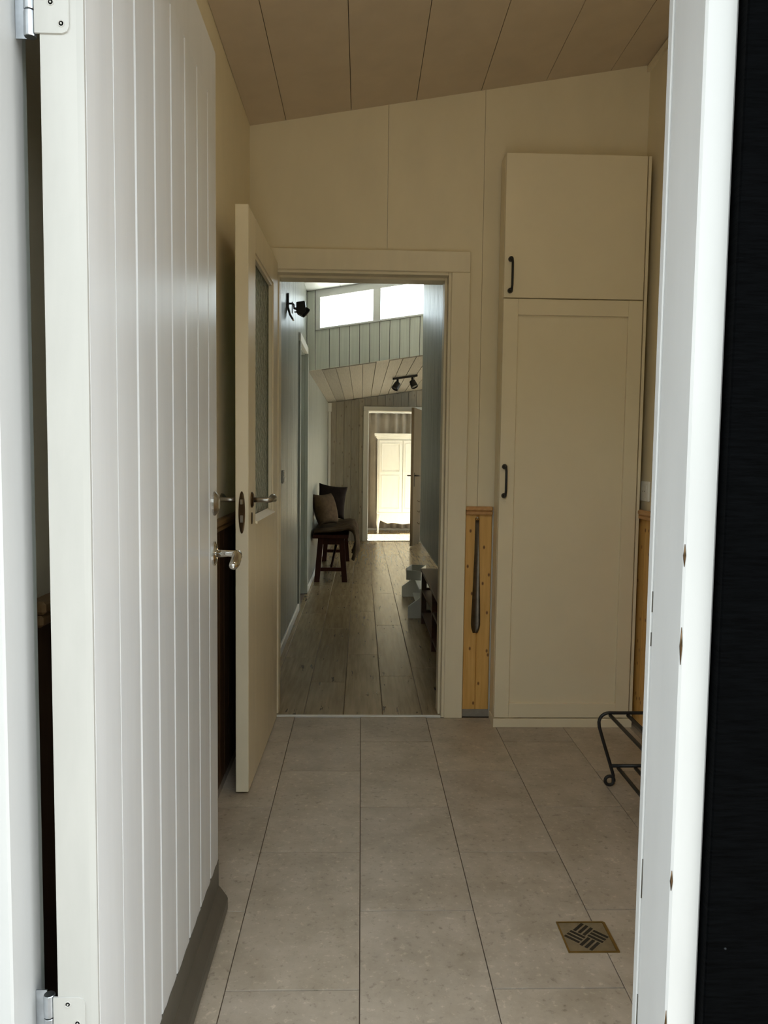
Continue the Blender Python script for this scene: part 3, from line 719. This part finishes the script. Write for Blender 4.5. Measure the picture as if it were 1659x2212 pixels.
# light switch
swt = thing('light_switch', (-.47, 4.73, 1.03), 'small white light switch on the left hall wall', 'switch')
box('cover', HX+.0005, HX+.010, 4.69, 4.772, 1.025, 1.105, 'switch_white', swt, bev=.003)
for z in (1.033, 1.068): box('rocker', HX+.0098, HX+.0145, 4.705, 4.757, z, z+.030, 'switch_white', swt, bev=.0015)

# track light on low ceiling
tk = thing('track_light', (.47, 8.48, 1.95), 'black ceiling track with two spotlights over the hall', 'ceiling lamp')
z0, z1 = zl(.33), zl(.60)
pris('rail', [(.33, z0-.026), (.60, z1-.026), (.60, z1-.004), (.33, z0-.004)], 'y', 8.46, 8.50, 'matt_black', tk, bev=.002)
for (cx, ax) in ((.385, (-.45, -.35, -.8)), (.545, (.35, -.35, -.85))):
    zt = zl(cx)-.026; a = Vector(ax).normalized()
    st = tub('stem', [(cx, 8.48, zt+.002), (cx, 8.48, zt-.035), (cx+a.x*.02, 8.48, zt-.05)], [.013, .013, .016], 'matt_black', tk)
    p0 = Vector((cx, 8.48, zt-.045)) - a*.012
    h = lat('spot_head', p0, a, [(0, .020), (.006, .032), (.070, .040), (.084, .040), (.086, .034), (.070, .032)], 'matt_black', tk, 18)
    lat('bulb', p0 + a*.055, a, [(0, .026), (.018, .028), (.022, .02)], 'grey_plastic', h, 16)

# bench with throw and cushions
bn = thing('bench', (-.28, 8.0, 0), 'dark wooden bench with splayed legs against the left wall', 'bench')
BY0, BY1 = 7.30, 8.75
box('seat', -.455, -.115, BY0-.03, BY1+.03, .415, .452, 'bench_wood', bn, bev=.006)
box('apron', -.405, -.155, BY0+.012, BY0+.034, .355, .415, 'bench_wood', bn)
box('apron', -.405, -.155, BY1-.034, BY1-.012, .355, .415, 'bench_wood', bn)
box('apron', -.40, -.38, BY0+.05, BY1-.05, .355, .415, 'bench_wood', bn)
box('apron', -.18, -.16, BY0+.05, BY1-.05, .355, .415, 'bench_wood', bn)
for y, sy in ((BY0+.03, -1), (BY1-.03, 1)):
    for xt, xb in ((-.378, -.412), (-.182, -.148)):
        bm = bmesh.new(); h = .025
        A = [bm.verts.new((xb+dx*h, y+sy*.03+dy*h, 0)) for dx, dy in ((-1,-1),(1,-1),(1,1),(-1,1))]
        B = [bm.verts.new((xt+dx*h, y+dy*h, .415)) for dx, dy in ((-1,-1),(1,-1),(1,1),(-1,1))]
        bm.faces.new(A[::-1]); bm.faces.new(B)
        for i in range(4): bm.faces.new((A[i], A[(i+1) % 4], B[(i+1) % 4], B[i]))
        put('leg', bm, 'bench_wood', bn)
    box('stretcher', -.385, -.175, y+sy*.02-.010, y+sy*.02+.010, .10, .135, 'bench_wood', bn)
tub('brace', [(-.28, BY0+.05, .12), (-.235, BY0+.45, .36)], .012, 'bench_wood', bn)
# throw: thick cloth over the seat, hanging down on the free side
bm = bmesh.new(); rows = []
prof = [(-.44, .447), (-.36, .450), (-.28, .454), (-.20, .458), (-.13, .462), (-.085, .452), (-.062, .425), (-.052, .38), (-.050, .32), (-.056, .265), (-.066, .235)]
NY = 40
for i in range(NY+1):
    t = i/NY; y = BY0-.045 + 1.30*t; row = []
    for k, (px_, pz) in enumerate(prof):
        n1 = math.sin(y*19+k*.5)*.010 + math.sin(y*41+k*1.3)*.006 + math.sin(y*7)*.008
        f = min(1, k/4)
        hang = max(0, k-5)/5
        row.append(bm.verts.new((px_ + f*n1*.9 + hang*math.sin(y*23)*.016, y, pz + (1-hang)*.022 + (1-hang)*abs(n1)*(.5 if k < 4 else 1.2) + hang*math.sin(y*11+1)*.03)))
    rows.append(row)
for a, b_ in zip(rows, rows[1:]):
    for k in range(len(prof)-1): bm.faces.new((a[k], a[k+1], b_[k+1], b_[k]))
bmesh.ops.recalc_face_normals(bm, faces=bm.faces)
bmesh.ops.solidify(bm, geom=list(bm.faces), thickness=-.016)
put('throw', bm, 'throw_cloth', smooth=True, label='brown fluffy throw draped over the dark bench', cat='throw')
def cushion(name, w, h, t, mat, M4, label, puff=1.0):
    bm = bmesh.new(); n = 18; top = {}; bot = {}
    for i in range(n+1):
        for j in range(n+1):
            u = i/n*2-1; v = j/n*2-1
            e = (1-abs(u)**2.6)*(1-abs(v)**2.6)
            pin = 1 - .10*(1-abs(u)**2)*abs(v)**3 ; pin2 = 1 - .10*(1-abs(v)**2)*abs(u)**3
            x = u*w/2*pin2; z = v*h/2*pin; d = t/2*max(0, e)**.5*puff
            top[i, j] = bm.verts.new((x, -d, z))
            bot[i, j] = top[i, j] if i in (0, n) or j in (0, n) else bm.verts.new((x, d, z))
    for i in range(n):
        for j in range(n):
            bm.faces.new((top[i, j], top[i+1, j], top[i+1, j+1], top[i, j+1]))
            f = (bot[i, j], bot[i, j+1], bot[i+1, j+1], bot[i+1, j])
            if len(set(f)) == 4: bm.faces.new(f)
    bmesh.ops.transform(bm, matrix=M4, verts=bm.verts)
    return put(name, bm, mat, smooth=True, label=label, cat='cushion')
cushion('cushion', .32, .32, .16, 'brown_cloth', Matrix.Translation((-.352, 7.66, .667)) @ Matrix.Rotation(R(58), 4, 'Z') @ Matrix.Rotation(R(-16), 4, 'X'), 'plump brown cushion leaning on the wall at the front of the bench')
cushion('cushion', .31, .36, .13, 'dark_cloth', Matrix.Translation((-.312, 8.22, .712)) @ Matrix.Rotation(R(10), 4, 'Z') @ Matrix.Rotation(R(-14), 4, 'X') @ Matrix.Rotation(R(8), 4, 'Y'), 'black square cushion standing behind the brown one on the bench')

# red-brown shoe shelf in the niche
ss = thing('shoe_shelf', (.6, 4.85, 0), 'red brown wooden shoe shelf in the niche under the hanging wall panel', 'shelf')
SX0, SX1, SY0, SY1 = .442, .76, 4.15, 5.52
box('top_board', SX0-.006, SX1, SY0-.01, SY1+.01, .372, .394, 'mahogany', ss, bev=.003)
for y in (SY0, 4.68, SY1-.045): 
    box('post', SX0, SX0+.035, y, y+.045, 0, .371, 'mahogany', ss, bev=.002); box('post', SX1-.035, SX1, y, y+.045, 0, .371, 'mahogany', ss, bev=.002)
for z in (.065, .228): box('shelf_board', SX0+.004, SX1-.004, SY0+.046, SY1-.046, z, z+.018, 'mahogany', ss, bev=.002)
for z in (.065, .228, .340):
    box('rail', SX0+.036, SX1-.036, SY0+.008, SY0+.03, z, z+.03, 'mahogany', ss)
    box('rail', SX0+.036, SX1-.036, SY1-.03, SY1-.008, z, z+.03, 'mahogany', ss)

# white low rack beyond it
wk = thing('low_rack', (.45, 6.1, 0), 'low white rack with slanted side panels beyond the shoe shelf', 'rack')
def side(y): pris('side_panel', [(.357, 0), (.357, .088), (.445, .155), (.445, .205), (.62, .205), (.62, 0)], 'y', y, y+.016, 'white_trim', wk, bev=.001)
side(5.66); side(6.545)
box('top_board', .438, .62, 5.655, 6.566, .2055, .221, 'white_trim', wk, bev=.001)
box('back_board', .604, .62, 5.6765, 6.5445, .02, .205, 'white_trim', wk)
box('lower_shelf', .45, .6035, 5.6765, 6.5445, .02, .036, 'white_trim', wk)
bx = thing('open_box', (.45, 6.16, .2215), 'small grey open box lying on the low white rack', 'box', rz=R(-16), local=True)
for q in ((-.06, .06, -.10, .10, 0, .006), (-.06, -.054, -.10, .10, .006, .095), (.054, .06, -.10, .10, .006, .095), (-.054, .054, -.10, -.094, .006, .075), (-.054, .054, .094, .10, .006, .095)):
    box('panel', *q, 'grey_box', bx)

# ================================================================== THINGS in the bedroom
wd = thing('wardrobe', (.72, 12.03, 0), 'white two door wardrobe with cornice and scalloped apron on curved feet', 'wardrobe')
WX0, WX1, WY0, WY1 = .247, 1.06, 11.9, 12.20
box('body', WX0, WX1, WY0+.012, WY1, .30, 1.46, 'white_trim', wd, bev=.003)
bm = bmesh.new()
for (o, za, zb) in ((.012, 1.46, 1.475), (.026, 1.475, 1.50), (.042, 1.50, 1.525), (.050, 1.525, 1.545)): bbox(bm, WX0-o, WX1+o, WY0+.012-o, WY1, za, zb, .003)
put('cornice', bm, 'white_trim', wd)
mid = .634
for a, b_ in ((WX0+.028, mid-.004), (mid+.004, WX1-.028)):
    dd = box('door', a, b_, WY0-.006, WY0+.0115, .335, 1.44, 'white_trim', wd, bev=.003)
    for z0, z1 in ((.385, .905), (.955, 1.395)):
        bm = bmesh.new()
        bbox(bm, a+.035, a+.047, WY0-.013, WY0-.0062, z0, z1, .002); bbox(bm, b_-.047, b_-.035, WY0-.013, WY0-.0062, z0, z1, .002)
        bbox(bm, a+.047, b_-.047, WY0-.013, WY0-.0062, z0, z0+.012, .002); bbox(bm, a+.047, b_-.047, WY0-.013, WY0-.0062, z1-.012, z1, .002)
        put('panel_moulding', bm, 'white_trim', dd)
pts = [(WX0, .33), (WX0, .19)]
for i in range(31):
    t = i/30; x = WX0 + (WX1-WX0)*t; u = abs(2*t-1)
    pts.append((x, .150 + .045*abs(math.sin(math.pi*(1-u)*1.5+1.2))*u + .02*u*u))
pts += [(WX1, .19), (WX1, .33)]
pris('apron', pts, 'y', WY0, WY0+.022, 'white_trim', wd)
for fx, s in ((WX0+.02, 1), (WX1-.02, -1)):
    for fy_ in (WY0+.012, WY1-.022):
        p = [(fx+s*.012, fy_, .30), (fx+s*.008, fy_, .22), (fx-s*.004, fy_, .15), (fx-s*.002, fy_, .08), (fx-s*.0, fy_, .03), (fx-s*.006, fy_, 0)]
        tub('foot', p, [.030, .028, .022, .014, .011, .015], 'white_trim', wd, 8)
bm = bmesh.new(); rows = []
for i in range(181):
    x = -.25 + 1.75*i/180; row = []
    for k in range(9):
        z = .045 + (1.875-.045)*k/8; f = 1.0 - .25*(k/8)
        row.append(bm.verts.new((x, 12.34 + .035*f*math.sin(x*46 + .8*math.sin(x*9)) + .012*math.sin(x*17+k*.2), z + (.006*math.sin(x*46) if k == 8 else 0))))
    rows.append(row)
for a, b_ in zip(rows, rows[1:]):
    for k in range(8): bm.faces.new((a[k], a[k+1], b_[k+1], b_[k]))
bmesh.ops.recalc_face_normals(bm, faces=bm.faces); bmesh.ops.solidify(bm, geom=list(bm.faces), thickness=.003)
cu = thing('curtain', (.6, 12.34, 0), 'taupe pleated curtain hanging behind the white wardrobe', 'curtain')
put('cloth', bm, 'curtain_cloth', cu, smooth=True)
tub('curtain_rod', [(-.3, 12.34, 1.905), (1.55, 12.34, 1.905)], .011, 'white_trim', cu)
box('heading_tape', -.25, 1.5, 12.29, 12.298, 1.872, 1.90, 'white_trim', cu)
